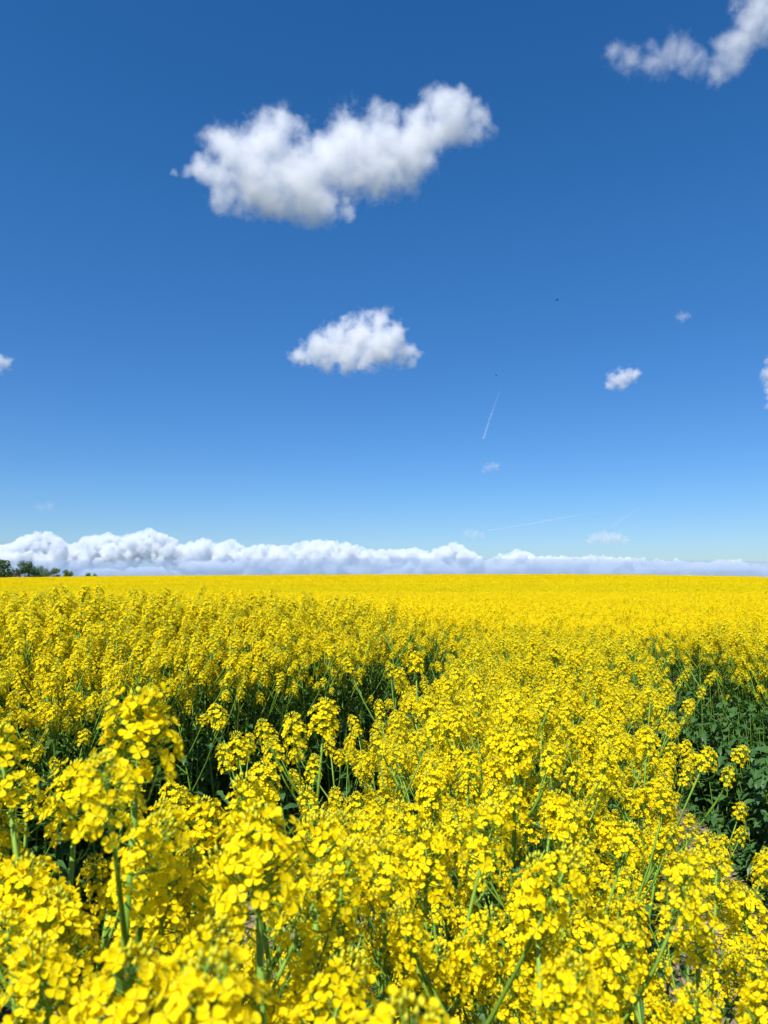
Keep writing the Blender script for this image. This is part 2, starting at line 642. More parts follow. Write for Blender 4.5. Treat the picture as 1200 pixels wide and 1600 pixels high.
def far_patch(seed, size, n, q):
    """a square of crop for the far field: tufts of small petals on thin stalks, leaves under them"""
    rg = random.Random(seed)
    b = MB()
    for i in range(n):
        x = rg.uniform(-size / 2, size / 2); y = rg.uniform(-size / 2, size / 2)
        z = PLANT_H - abs(rg.gauss(0, 0.075))
        for k in range(7):
            c = Vector((x + rg.gauss(0, .018), y + rg.gauss(0, .018), z + rg.gauss(0, .022)))
            M = frame(c, (rg.gauss(0, .7), rg.gauss(0, .7), rg.uniform(.1, 1)), rg.random() * 6, q * rg.uniform(.7, 1.2))
            b.add([tuple(M @ Vector(v)) for v in ((-1, -.55, 0), (1, -.6, .2), (.9, .6, 0), (-.8, .7, .25))], [(0, 1, 2, 3)], 0)
        w = 0.003
        b.add([(x - w, y, z), (x + w, y, z), (x + w, y + w, z - .5), (x - w, y, z - .5)], [(0, 1, 2, 3)], 2)
        if i % 3 == 0:
            leaf(b, (x, y, z - rg.uniform(.25, .6)), (rg.uniform(-1, 1), rg.uniform(-1, 1), .5), .16, .035, rg, 1.0, segs=2)
    return b


# ------------------------------------------------------------------ plant prototypes
SPECS = [plant_spec(500 + i, 0) for i in range(8)] + [plant_spec(700 + i, 1) for i in range(3)]
STEM_ME = [s[0].mesh('stem', PM) for s in SPECS]
FOL_ME = [s[1].mesh('foliage', PM) for s in SPECS]
HEAD_ME = [h[0].mesh('flower_head', PM) for h in HEADS[0]]
BUD_ME = [h[1].mesh('bud_cluster', PM) for h in HEADS[0]]


def lean(tx, ty, rz):
    return (Euler((tx, ty, 0)).to_matrix() @ Matrix.Rotation(rz, 3, 'Z')).to_euler()


def make_plant(vi, loc, rz, s, tilt=(0, 0), with_buds=True):
    root = empty('rapeseed_plant', loc)
    root.rotation_euler = lean(tilt[0], tilt[1], rz)
    root.scale = (s[0], s[0], s[1]) if isinstance(s, tuple) else (s, s, s)
    st = bpy.data.objects.new('stem', STEM_ME[vi]); COL.objects.link(st); st.parent = root
    fo = bpy.data.objects.new('foliage', FOL_ME[vi]); COL.objects.link(fo); fo.parent = root
    for pos, ax, hi, hs in SPECS[vi][2]:
        h = bpy.data.objects.new('flower_head', HEAD_ME[hi])
        COL.objects.link(h)
        h.parent = root
        h.matrix_local = frame(pos, ax, hi * 1.3, hs)
        if with_buds:
            u = bpy.data.objects.new('bud_cluster', BUD_ME[hi])
            COL.objects.link(u)
            u.parent = h
    return root


# source meshes for the far crop, kept in a collection that is not part of the scene
SRC = bpy.data.collections.new("crop_sources")


def source(name, b):
    o = bpy.data.objects.new(name, b.mesh(name, PM))
    SRC.objects.link(o)


for i, s in enumerate(SPECS): source('src_a_%02d' % i, merged_plant(s, 0))          # 0..10
for i in range(8): source('src_b_%02d' % i, plant_lite(900 + i))                    # 11..18
for i in range(5): source('src_c_%02d' % i, far_patch(40 + i, 1.6, 360, 0.0125))     # 19..23
for i in range(5): source('src_d_%02d' % i, far_patch(60 + i, 3.2, 700, 0.024))     # 24..28


def in_view(x, y, margin=0.25):
    return y > 0.3 and abs(x) < y * 0.545 + margin


# ------------------------------------------------------------------ the nearest plants, placed by hand
# (px, py of the top head, distance, variant, label)
HERO = [
    (218, 1078, 0.70, 8, 'tall near rapeseed plant with one big head on a stout stem before the dark gap'),
    (120, 1195, 0.86, 4, 'near rapeseed plant with small ragged heads just left of the tallest stout stemmed plant'),
    (40, 1350, 0.70, 1, 'low near rapeseed plant with loose yellow heads at the left edge of the picture'),
    (408, 1262, 0.60, 9, 'near rapeseed plant with a large dense yellow head in front of the dark gap'),
    (497, 1268, 0.78, 2, 'near rapeseed plant with a round head right beside the large dense one'),
    (312, 1255, 1.02, 5, 'rapeseed plant with a rounded dome of small flowers at the edge of the dark gap'),
    (335, 1490, 0.43, 9, 'closest rapeseed plant, blurred large yellow petals at the bottom left of centre'),
    (620, 1530, 0.42, 10, 'closest rapeseed plant, blurred round yellow head at the bottom centre'),
    (195, 1470, 0.50, 8, 'near rapeseed plant with a broad head at the bottom left'),
    (100, 1390, 0.68, 6, 'near rapeseed plant with a drooping broad head low at the left'),
    (665, 1290, 0.92, 7, 'near rapeseed plant with twin heads over the open green hollow'),
    (600, 1310, 1.00, 1, 'rapeseed plant with a small head left of the twin heads over the green hollow'),
    (838, 1340, 0.80, 0, 'near rapeseed plant with a wide umbrella of heads, right of the green hollow'),
    (1085, 1395, 0.84, 3, 'near rapeseed plant leaning right with a dense head by the bare soil'),
    (935, 1480, 0.78, 2, 'near rapeseed plant with bright green buds on top at the bottom right'),
    (1165, 1390, 1.15, 4, 'thin rapeseed plant leaning out over the bare soil at the right edge'),
    (255, 1345, 0.80, 7, 'near rapeseed plant with crowded heads below the tallest stout stemmed plant'),
    (505, 1095, 1.75, 5, 'tall rapeseed plant at the near rim of the dark gap, seen against it'),
    (415, 1190, 1.45, 6, 'rapeseed plant with heads bulging out over the dark gap on its near rim'),
    (650, 1020, 2.9, 1, 'tall rapeseed plant standing up where the dark gap narrows'),
    (130, 915, 4.2, 8, 'tallest rapeseed plant of the far left bank, touching the skyline'),
    (610, 940, 5.2, 9, 'thin tall rapeseed plant rising alone above the left bank'),
]
hero_xy = []
for k, (px, py, d, vi, lab) in enumerate(HERO):
    p = at(px, py, d)
    rg = random.Random(3000 + k)
    rz = rg.uniform(0, 6.28)
    top = SPECS[vi][2][0][0]
    s = (p.z - gz(p.x, p.y)) / (top.z + 0.075)
    loc = Vector((p.x, p.y, 0)) - Matrix.Rotation(rz, 3, 'Z') @ Vector((top.x, top.y, 0)) * s
    loc.z = gz(loc.x, loc.y)
    o = make_plant(vi, loc, rz, s)
    tag(o, lab, 'plant', 'near rapeseed plants')
    hero_xy.append((p.x, p.y))

# ------------------------------------------------------------------ jittered rows for the rest of the crop
pts = []          # (x, y, z, rz, tx, ty, sx, sz, variant)
cand = []


def near_ok(x, y):
    if x * x + y * y < 0.50 ** 2: return False
    if in_view(x, y, 0.10) and y < 0.66: return False
    return True


STEP = 0.172
rr = random.Random(5)
yy = -1.5
while yy < 6.6:
    xx = -(abs(yy) * 0.62 + 2.6)
    while xx < abs(yy) * 0.62 + 2.6:
        x = xx + rr.uniform(-.5, .5) * STEP
        y = yy + rr.uniform(-.5, .5) * STEP
        xx += STEP
        if not near_ok(x, y) or on_track(x, y): continue
        if 0 < y < 2.6 and any((x - a) ** 2 + (y - b) ** 2 < 0.10 ** 2 for a, b in hero_xy): continue
        # open hollow with stems showing, right of the bottom centre
        if in_view(x, y) and y < 1.25 and rr.random() < 0.60: continue
        if in_view(x, y) and (x - 0.08) ** 2 * 0.7 + (y - 0.95) ** 2 < 0.21 ** 2: continue
        if in_view(x, y) and y < 1.35 and x < track_left(y)[0] + 0.14: continue
        if in_view(x, y) and y < 1.5 and x > track_right(y)[0] + 0.06: continue
        h = canopy(x, y) + rr.gauss(0, 0.045)
        if in_view(x, y) and y < 1.3: h = min(h, 1.22) - 0.06
        if 1.2 < y < 4.5 and 0 <= x - track_left(y)[0] < 0.32: h -= 0.12
        if 1.2 < y < 4.5 and 0 <= track_right(y)[0] - x < 0.2: h -= 0.07
        vi = rr.randrange(8) if rr.random() > 0.12 else 8 + rr.randrange(3)
        s = h / PLANT_H
        tl, tr = track_left(y), track_right(y)
        tx = ty = 0.0
        # plants on the rims lean out over the tracks
        if 0 < tl[1] and 0 < x - tl[0] < 0.2: ty = -0.05
        if 0 < tr[1] and 0 < tr[0] - x < 0.2: ty = 0.05
        if 0 < tr[1] and 0 < x - tr[0] - tr[1] < 0.25: ty = 0.08
        if 0 < tl[1] and 0 < tl[0] - tl[1] - x < 0.25: ty = -0.08
        cand.append((x, y, s, vi, tx + rr.gauss(0, .05), ty + rr.gauss(0, .05), rr.uniform(0, 6.28)))
    yy += STEP

vis = sorted([c for c in cand if in_view(c[0], c[1], 0.12)], key=lambda c: c[0] ** 2 + c[1] ** 2)
N_IND = 275
individuals = set(id(c) for c in vis[:N_IND])
for c in cand:
    x, y, s, vi, tx, ty, rz = c
    if id(c) in individuals:
        o = make_plant(vi, (x, y, gz(x, y)), rz, s, (tx, ty))
        e1, w1 = track_left(y)
        e2, w2 = track_right(y)
        if x < e1 - 0.2:
            tag(o, 'yellow flowering rapeseed plant of the tall bank beyond the dark left gap', 'plant', 'rapeseed plants on the left bank')
        elif x > e2 + 0.2:
            tag(o, 'yellow flowering rapeseed plant on the bank right of the bare soil track', 'plant', 'rapeseed plants on the right bank')
        elif y < 1.4:
            tag(o, 'low yellow flowering rapeseed plant filling in among the nearest big heads', 'plant', 'low rapeseed plants in front')
        else:
            tag(o, 'yellow flowering rapeseed plant in the dense strip between the dark gap and the soil track', 'plant', 'rapeseed plants of the middle strip')
    else:
        pts.append((x, y, gz(x, y), rz, tx, ty, s, s, vi))

# 6.6 m to 26 m: lighter plants
yy = 6.6
STEP2 = 0.195
while yy < 26:
    xx = -(yy * 0.60 + 2.5)
    while xx < yy * 0.60 + 2.5:
        x = xx + rr.uniform(-.5, .5) * STEP2
        y = yy + rr.uniform(-.5, .5) * STEP2
        xx += STEP2
        h = canopy(x, y) + rr.gauss(0, 0.04)
        s = h / PLANT_H
        pts.append((x, y, gz(x, y), rr.uniform(0, 6.28), rr.gauss(0, .04), rr.gauss(0, .04), s, s, 11 + rr.randrange(8)))
    yy += STEP2
# 26 m to 60 m, then to beyond the crest: patches of crop
for (y0, y1, st, base) in ((26.4, 62, 1.45, 19), (62, 190, 2.9, 24)):
    yy = y0
    while yy < y1:
        xx = -(yy * 0.60 + 6)
        while xx < yy * 0.60 + 6:
            x, y = xx + rr.uniform(-.1, .1), yy + rr.uniform(-.1, .1)
            # faint lower wheel rows crossing the far slope
            low = 0.0
            for q in (37.0, 74.0):
                if abs(y - q - 0.02 * x) < st * 0.5: low = 0.05
            s = (canopy(x, y) - low) / PLANT_H
            pts.append((x, y, gz(x, y), rr.randrange(4) * PI / 2 + rr.uniform(-.1, .1), 0, 0, 1.0, s, base + rr.randrange(5)))
            xx += st
        yy += st

me = bpy.data.meshes.new('rapeseed_crop')
me.from_pydata([p[:3] for p in pts], [], [])
at_rot = me.attributes.new('rot', 'FLOAT_VECTOR', 'POINT')
at_rot.data.foreach_set('vector', [v for p in pts for v in lean(p[4], p[5], p[3])])
at_scl = me.attributes.new('scl', 'FLOAT_VECTOR', 'POINT')
at_scl.data.foreach_set('vector', [v for p in pts for v in (p[6], p[6], p[7])])
at_var = me.attributes.new('var', 'INT', 'POINT')
at_var.data.foreach_set('value', [p[8] for p in pts])
crop = bpy.data.objects.new('rapeseed_crop', me)
COL.objects.link(crop)
tag(crop, 'dense yellow rapeseed in flower covering the field up to the skyline', 'crop', kind='stuff')


def instancer(obj, coll):
    ng = bpy.data.node_groups.new('scatter', 'GeometryNodeTree')
    ng.interface.new_socket('Geometry', in_out='INPUT', socket_type='NodeSocketGeometry')
    ng.interface.new_socket('Geometry', in_out='OUTPUT', socket_type='NodeSocketGeometry')
    N, L = ng.nodes, ng.links
    gi, go = N.new('NodeGroupInput'), N.new('NodeGroupOutput')
    ci = N.new('GeometryNodeCollectionInfo')
    ci.inputs['Collection'].default_value = coll
    ci.inputs['Separate Children'].default_value = True
    ci.inputs['Reset Children'].default_value = True
    ip = N.new('GeometryNodeInstanceOnPoints')
    ip.inputs['Pick Instance'].default_value = True
    def attr(n, t):
        a = N.new('GeometryNodeInputNamedAttribute')
        a.data_type = t
        a.inputs['Name'].default_value = n
        return a.outputs[0]
    L.new(gi.outputs[0], ip.inputs['Points'])
    L.new(ci.outputs[0], ip.inputs['Instance'])
    L.new(attr('var', 'INT'), ip.inputs['Instance Index'])
    L.new(attr('rot', 'FLOAT_VECTOR'), ip.inputs['Rotation'])
    L.new(attr('scl', 'FLOAT_VECTOR'), ip.inputs['Scale'])
    L.new(ip.outputs[0], go.inputs[0])
    md = obj.modifiers.new('scatter', 'NODES')
    md.node_group = ng


instancer(crop, SRC)

# ------------------------------------------------------------------ low weeds and soil crumbs in the tracks
wb = MB()
rg = random.Random(77)
for i in range(2600):
    y = rg.uniform(0.8, 6.5)
    side = rg.random() < 0.75
    e, w = (track_right(y) if side else track_left(y))
    if w < 0.1: continue
    if side:
        u = rg.random() ** 0.6
        x = e + w * u
        if u < 0.55 and rg.random() < 0.72: continue
    else:
        x = e - w * rg.random()
    base = Vector((x, y, gz(x, y) - 0.03))
    hgt = rg.uniform(0.02, 0.30 if side else 0.15) * (2.2 if side and u > .75 else 0.6)
    n = rg.randint(4, 8)
    top = base + Vector((rg.uniform(-.04, .04), rg.uniform(-.04, .04), hgt))
    wb.tube([base, top], [0.002, 0.001], 3, 2, cap=False)
    for k in range(n):
        a = k * GA + rg.random()
        leaf(wb, base.lerp(top, rg.random()), (math.cos(a), math.sin(a), rg.uniform(.1, .8)), rg.uniform(.03, .085), rg.uniform(.008, .02), rg, 1.3, segs=4)
for i in range(520):                      # leafy undergrowth at the feet of the nearest plants
    y = rg.uniform(0.55, 2.2)
    x = rg.uniform(-.5, .5) * (0.5 + y)
    if on_track(x, y): continue
    base = Vector((x, y, gz(x, y) - 0.02))
    for k in range(5):
        a = k * GA + rg.random() * 3
        leaf(wb, base + Vector((0, 0, rg.uniform(.02, .35))), (math.cos(a), math.sin(a), rg.uniform(.1, .7)), rg.uniform(.10, .2), rg.uniform(.025, .05), rg, 1.0, segs=6)
for i in range(420):                      # tall leafy shoots without flowers along the far rim of the right track
    y = rg.uniform(1.6, 6.4)
    e, w = track_right(y)
    if w < 0.15: continue
    x = e + w * rg.uniform(.62, 1.25)
    base = Vector((x, y, gz(x, y) - 0.02))
    top = base + Vector((rg.uniform(-.14, .06), rg.uniform(-.08, .08), rg.uniform(.35, .92)))
    wb.tube([base, base.lerp(top, .5), top], [0.0035, .003, 0.0015], 4, 2, cap=False)
    for k in range(rg.randint(13, 20)):
        a = k * GA + rg.random()
        t = rg.uniform(.1, 1.0)
        leaf(wb, base.lerp(top, t), (math.cos(a), math.sin(a), rg.uniform(.1, .9)), rg.uniform(.05, .13), rg.uniform(.012, .03), rg, 1.4, segs=5)
weeds = wb.build('weeds', PM)
tag(weeds, 'low green leafy weeds growing in the soil tracks', 'weeds', kind='stuff')

cb = MB()
ICO = [(0, 0, 1), (.89, 0, .45), (.28, .85, .45), (-.72, .53, .45), (-.72, -.53, .45), (.28, -.85, .45),
       (.72, .53, -.45), (-.28, .85, -.45), (-.89, 0, -.45), (-.28, -.85, -.45), (.72, -.53, -.45), (0, 0, -1)]
ICF = [(0, 1, 2), (0, 2, 3), (0, 3, 4), (0, 4, 5), (0, 5, 1), (1, 6, 2), (2, 7, 3), (3, 8, 4), (4, 9, 5), (5, 10, 1),
       (6, 7, 2), (7, 8, 3), (8, 9, 4), (9, 10, 5), (10, 6, 1), (11, 7, 6), (11, 8, 7), (11, 9, 8), (11, 10, 9), (11, 6, 10)]
for i in range(2600):
    y = rg.uniform(0.7, 6.5)
    e, w = track_right(y) if rg.random() < 0.8 else track_left(y)
    x = e + rg.uniform(-.1, 1.1) * w * (1 if e > track_left(y)[0] + .01 else -1)
    r = 0.004 + 0.016 * rg.random() ** 3
    cb.add([(x + v[0] * r * rg.uniform(.7, 1.3), y + v[1] * r * rg.uniform(.7, 1.3), gz(x, y) - .01 + v[2] * r * rg.uniform(.4, .9)) for v in ICO], ICF)
crumbs = cb.build('soil_crumbs', [M_SOIL], smooth=False)
tag(crumbs, 'dry brown soil clods lying on the bare track at right', 'soil', kind='stuff')

# ------------------------------------------------------------------ trees behind the crest
def bark_mat():
    m, nt, out = mat_new('bark')
    N, L = nt.nodes, nt.links
    no = N.new('ShaderNodeTexNoise'); no.inputs['Scale'].default_value = 3; no.inputs['Detail'].default_value = 6
    rp = ramp(nt, [(0.3, (0.05, 0.038, 0.028)), (0.7, (0.12, 0.095, 0.07))])
    L.new(no.outputs['Fac'], rp.inputs[0])
    p = N.new('ShaderNodeBsdfPrincipled'); p.inputs['Roughness'].default_value = 0.9
    L.new(rp.outputs[0], p.inputs['Base Color']); L.new(p.outputs[0], out.inputs['Surface'])
    return m


M_BARK = bark_mat()
M_CROWN = {
    'dark': plant_mat('crown_dark', [(0.0, (0.03, 0.068, 0.014)), (0.5, (0.05, 0.11, 0.02)), (1.0, (0.085, 0.155, 0.03))], 0.5, 0.2, (1.2, 1.4, .5), 0.3, 0.5),
    'mid': plant_mat('crown_mid', [(0.0, (0.065, 0.12, 0.02)), (0.5, (0.10, 0.175, 0.03)), (1.0, (0.15, 0.22, 0.05))], 0.5, 0.25, (1.2, 1.4, .5), 0.3, 0.5),
    'light': plant_mat('crown_light', [(0.0, (0.06, 0.085, 0.02)), (0.5, (0.10, 0.135, 0.03)), (1.0, (0.14, 0.18, 0.05))], 0.5, 0.25, (1.2, 1.4, .5), 0.3, 0.5),
    'grey': plant_mat('crown_grey', [(0.0, (0.07, 0.07, 0.045)), (0.5, (0.10, 0.095, 0.06)), (1.0, (0.13, 0.13, 0.08))], 0.6, 0.1, None, 0.2, 0.5),
}


def tree(name, px, top_row, width_px, dist, tone, label, seed, dens=1.0):
    rg = random.Random(seed)
    top_row -= 2
    width_px *= 1.12
    p = at(px, top_row, dist)
    W = width_px / FPX * dist
    z0 = gz(p.x, dist)
    H = p.z - z0
    root = empty(name, (p.x, dist, z0))
    tb = MB()
    tr = max(0.12, H * 0.028)
    tb.tube([(0, 0, -.3), (0.05 * W * .2, 0, H * .3), (0, .05, H * .62), (0.1, 0, H * .9)], [tr, tr * .75, tr * .45, tr * .1], 7, 0)
    blobs = []
    for i in range(9):
        a = i * GA
        e = Vector((math.cos(a) * W * rg.uniform(.18, .38), math.sin(a) * W * rg.uniform(.18, .38), H * rg.uniform(.42, .86)))
        s0 = Vector((0, 0, H * rg.uniform(.25, .5)))
        tb.tube([s0, s0.lerp(e, .5) + Vector((0, 0, -.03 * H)), e], [tr * .4, tr * .25, tr * .08], 5, 0)
        blobs.append((e, W * rg.uniform(.13, .24), H * rg.uniform(.08, .17)))
    blobs.append((Vector((0, 0, H * .84)), W * .16, H * .14))
    blobs.append((Vector((0, 0, H * .5)), W * .34, H * .25))
    blobs.append((Vector((-W * .12, 0, H * .24)), W * .30, H * .20))
    blobs.append((Vector((W * .16, 0, H * .22)), W * .28, H * .18))
    tb.build('trunk', [M_BARK], root)
    cbm = MB()
    lf = max(0.10, W * 0.018)
    n = int(4600 * dens)
    for i in range(n):
        c, rw, rh = blobs[rg.randrange(len(blobs))]
        u = Vector((rg.gauss(0, 1), rg.gauss(0, 1), rg.gauss(0, 1))).normalized()
        r = rg.random() ** 0.35 * rg.uniform(.85, 1.12)
        q = c + Vector((u.x * rw * r, u.y * rw * r, u.z * rh * r))
        if q.z < H * .02: continue
        if q.z > H: q.z = H - rg.random() * .3
        M = frame(q, u + Vector((rg.gauss(0, .6), rg.gauss(0, .6), rg.gauss(0, .6))), rg.random() * 6, lf * rg.uniform(.6, 1.3))
        cbm.add([tuple(M @ Vector(v)) for v in ((-1, -.5, 0), (.2, -.8, .2), (1, .1, 0), (.1, .8, .25), (-.8, .5, 0))], [(0, 1, 2, 3, 4)], 0)
    cbm.build('crown', [M_CROWN[tone]], root, smooth=False)
    tag(root, label, 'tree' if 'tree' in name else 'shrub', 'trees behind the field')
    return root


tree('broadleaf_tree', -8, 868, 58, 235, 'dark', 'tall dark green tree cut by the left edge of the picture, behind the field', 1)
tree('broadleaf_tree', 46, 877, 33, 225, 'dark', 'dense dark green round tree standing clear on the skyline', 2, 1.3)
tree('broadleaf_tree', 65, 883, 20, 232, 'mid', 'paler green tree tucked right behind the dense dark round tree', 3, .8)
tree('broadleaf_tree', 85, 887, 24, 222, 'light', 'low bright green bushy tree, third from the dark round tree', 4)
tree('broadleaf_tree', 104, 890, 20, 226, 'mid', 'small grey green tree ending the row of trees on the skyline', 5)
tree('bare_shrub', 26, 889, 14, 230, 'grey', 'greyish half bare shrub between the tall left tree and the round tree', 6, .5)
tree('shrub', 136, 896, 10, 215, 'mid', 'tiny dark shrub top peeping over the field, apart from the trees', 7, .5)
tree('shrub', 148, 897, 12, 216, 'mid', 'flat low dark shrub just right of the tiny one peeping over the field', 8, .5)


# ------------------------------------------------------------------ clouds
def cloud_mat(name, puffs, dens, scale, edge=1.1, soft=0.40, aniso=0.0, nscale=2.4, gain=1.5):
    """volume whose density follows the overlapping puffs, eaten into by fractal noise. puffs in local metres"""
    m, nt, out = mat_new(name)
    N, L = nt.nodes, nt.links
    tc = N.new('ShaderNodeTexCoord')
    no = N.new('ShaderNodeTexNoise')
    no.inputs['Scale'].default_value = nscale / scale
    no.inputs['Detail'].default_value = 8
    no.inputs['Roughness'].default_value = 0.70
    L.new(tc.outputs['Object'], no.inputs['Vector'])
    cur = None
    for (x, y, z, r) in puffs:
        d = N.new('ShaderNodeVectorMath'); d.operation = 'DISTANCE'
        L.new(tc.outputs['Object'], d.inputs[0]); d.inputs[1].default_value = (x, y, z)
        s = N.new('ShaderNodeMath'); s.operation = 'MULTIPLY_ADD'
        L.new(d.outputs['Value'], s.inputs[0]); s.inputs[1].default_value = -1.0 / r; s.inputs[2].default_value = 1.0
        if cur is None:
            cur = s.outputs[0]
        else:
            mx = N.new('ShaderNodeMath'); mx.operation = 'SMOOTH_MAX'
            L.new(cur, mx.inputs[0]); L.new(s.outputs[0], mx.inputs[1]); mx.inputs[2].default_value = 0.22
            cur = mx.outputs[0]
    # field + (noise-0.5)*edge - soft
    a = N.new('ShaderNodeMath'); a.operation = 'MULTIPLY_ADD'
    L.new(no.outputs['Fac'], a.inputs[0]); a.inputs[1].default_value = edge * 2; a.inputs[2].default_value = -edge - soft
    b = N.new('ShaderNodeMath'); b.operation = 'ADD'
    L.new(cur, b.inputs[0]); L.new(a.outputs[0], b.inputs[1])
    c = N.new('ShaderNodeMath'); c.operation = 'MULTIPLY'; c.use_clamp = True
    L.new(b.outputs[0], c.inputs[0]); c.inputs[1].default_value = gain
    e = N.new('ShaderNodeMath'); e.operation = 'MULTIPLY'
    L.new(c.outputs[0], e.inputs[0]); e.inputs[1].default_value = dens
    v = N.new('ShaderNodeVolumePrincipled')
    v.inputs['Color'].default_value = (0.94, 0.95, 0.965, 1)
    v.inputs['Anisotropy'].default_value = aniso
    L.new(e.outputs[0], v.inputs['Density'])
    L.new(v.outputs[0], out.inputs['Volume'])
    return m


def ico_sphere(sub=2):
    import bmesh
    bm = bmesh.new()
    bmesh.ops.create_icosphere(bm, subdivisions=sub, radius=1.0)
    vs = [tuple(v.co) for v in bm.verts]
    fs = [tuple(v.index for v in f.verts) for f in bm.faces]
    bm.free()
    return vs, fs


ICO2 = ico_sphere(2)


def baked(o):
    """apply the modifiers of o to its mesh"""
    dg = bpy.context.evaluated_depsgraph_get()
    me = bpy.data.meshes.new_from_object(o.evaluated_get(dg))
    o.modifiers.clear()
    o.data = me
    return o


def cloud(name, label, puffs_px, dist, depth=1.0, od=9.0, group='small fair weather clouds', hull=1.0, **kw):
    """puffs_px: (px, row, radius px, forward offset in px). dist: forward distance in metres"""
    cx = sum(p[0] for p in puffs_px) / len(puffs_px)
    cyy = sum(p[1] for p in puffs_px) / len(puffs_px)
    org = at(cx, cyy, dist)
    dirlen = ray(cx, cyy).length
    k = dist * dirlen / FPX / math.sqrt(1 + ((cx - 600) ** 2 + (cyy - 800) ** 2) / FPX ** 2)
    rg = random.Random(int(cx * 7 + cyy))
    ps = []
    for q in puffs_px:
        px, py, r = q[:3]
        dy = (q[3] if len(q) > 3 else rg.uniform(-.25, .25) * r)
        p = at(px, py, dist + dy * k) - org
        ps.append((p.x, p.y, p.z, r * k * 1.5))
        for _ in range(2):
            a1, a2 = rg.uniform(0, 6.28), rg.uniform(-1, 1)
            rr_ = r * k
            ps.append((p.x + math.cos(a1) * rr_ * .75, p.y + math.sin(a1) * rr_ * .4, p.z + a2 * rr_ * .6, rr_ * .85))
    b = MB()
    for x, y, z, r in ps:
        b.add([(x + v[0] * r * hull, y + v[1] * r * hull, z + v[2] * r * hull) for v in ICO2[0]], ICO2[1])
    rmax = max(p[3] for p in ps)
    m = cloud_mat(name, ps, od / (rmax * 1.6), rmax, **kw)
    o = b.build(name, [m])
    o.location = org
    md = o.modifiers.new('remesh', 'REMESH'); md.mode = 'VOXEL'; md.voxel_size = rmax * 0.12; md.use_smooth_shade = True
    baked(o)
    o.data.name = name
    if not o.data.materials: o.data.materials.append(m)
    tag(o, label, 'cloud', group)
    return o


cloud('cumulus_cloud', 'largest white cloud, a long puffy one high in the sky with a raised right end', [
    (380, 245, 50), (560, 275, 44), (620, 245, 48), (520, 255, 54), (420, 315, 32), (345, 222, 34), (330, 268, 30), (350, 305, 36), (425, 222, 50), (400, 285, 58), (470, 270, 68), (460, 320, 32), (500, 320, 36), (540, 330, 20),
    (548, 225, 58), (600, 215, 48), (590, 268, 48), (655, 215, 52), (640, 262, 36), (690, 165, 36), (720, 175, 38), (745, 205, 28), (700, 195, 40), (728, 160, 26), (312, 262, 20), (292, 266, 13), (272, 268, 8)],
    2400, od=8.5)
cloud('cumulus_cloud', 'mid sized white cloud in the middle of the sky under the largest one', [
    (470, 558, 20), (500, 545, 30), (530, 532, 34), (560, 522, 36), (592, 508, 28), (600, 540, 36), (632, 552, 22), (545, 556, 28), (575, 556, 28), (515, 560, 22)], 3600, od=7.0)
cloud('cumulus_cloud', 'small solid white cloud alone right of the short vertical contrail', [(962, 594, 16), (975, 589, 17), (990, 585, 13)], 3600, od=4.0)
cloud('cumulus_cloud', 'tiny pale cloud dot above the small solid white cloud', [(1066, 495, 10), (1072, 494, 7)], 3200, od=0.9)
cloud('cumulus_cloud', 'grey white slanting cloud in the top right corner of the picture', [
    (1185, 10, 42), (1170, 40, 38), (1150, 70, 32), (1135, 95, 26), (1122, 118, 18), (1205, 40, 36), (1220, -10, 50)], 1900, od=3.5)
cloud('cumulus_cloud', 'thin wispy cloud lying left of the slanting corner cloud', [
    (960, 80, 20), (985, 92, 24), (1020, 94, 26), (1050, 85, 32), (1080, 98, 24), (1100, 102, 16)], 1900, od=1.6)
cloud('cumulus_cloud', 'small white cloud cut by the left edge of the picture', [(8, 567, 13), (-8, 570, 18), (-25, 568, 20)], 3600, od=3.5)
cloud('cumulus_cloud', 'white cloud just entering at the right edge, above the horizon clouds', [(1212, 565, 16), (1210, 590, 20), (1214, 615, 17), (1207, 636, 10)], 3600, od=4.0)
cloud('cumulus_cloud', 'tiny faint cloud low under the short vertical contrail', [(762, 730, 9), (774, 729, 9)], 6000, od=0.9)
cloud('cumulus_cloud', 'faint pink grey cloud smudge above the horizon clouds at left', [(62, 792, 10), (78, 791, 11)], 8000, od=0.5)
cloud('cumulus_cloud', 'small flat grey white cloud floating just above the horizon bank at right', [(928, 842, 11), (945, 840, 14), (962, 842, 13), (975, 844, 8)], 12000, od=2.5)
cloud('cumulus_cloud', 'small dim grey cloud just above the horizon bank right of the middle', [(730, 834, 9), (742, 835, 10), (754, 837, 7)], 12000, od=1.0)

# the bank of cumulus along the horizon: one mass, puffs over a deck that runs on behind
outline = [(-60, 850), (0, 852), (40, 838), (65, 828), (95, 840), (110, 852), (135, 838), (160, 832), (200, 836), (235, 824), (262, 838), (290, 852), (316, 838),
           (340, 850), (362, 842), (385, 856), (400, 850), (430, 852), (450, 850), (500, 842), (540, 846), (580, 858), (600, 860), (640, 854), (670, 862), (700, 850),
           (712, 846), (740, 862), (760, 876), (775, 866), (812, 858), (840, 868), (870, 866), (900, 868), (940, 868), (980, 870), (1010, 874), (1050, 874), (1080, 876),
           (1095, 884), (1120, 874), (1150, 874), (1180, 880), (1210, 882), (1260, 880)]
bb = MB()
rg = random.Random(9)
BD = 20000.0
bk = BD / FPX
borg = at(600, 880, BD)


def puff(px, row, rpx, dy):
    p = at(px, row, BD + dy) - borg
    r = rpx * bk
    bb.add([(p.x + v[0] * r, p.y + v[1] * r, p.z + v[2] * r * .92) for v in ICO2[0]], ICO2[1])


def top_at(px):
    for (a, ra), (c, rc) in zip(outline, outline[1:]):
        if a <= px <= c: return ra + (rc - ra) * (px - a) / (c - a)
    return 880


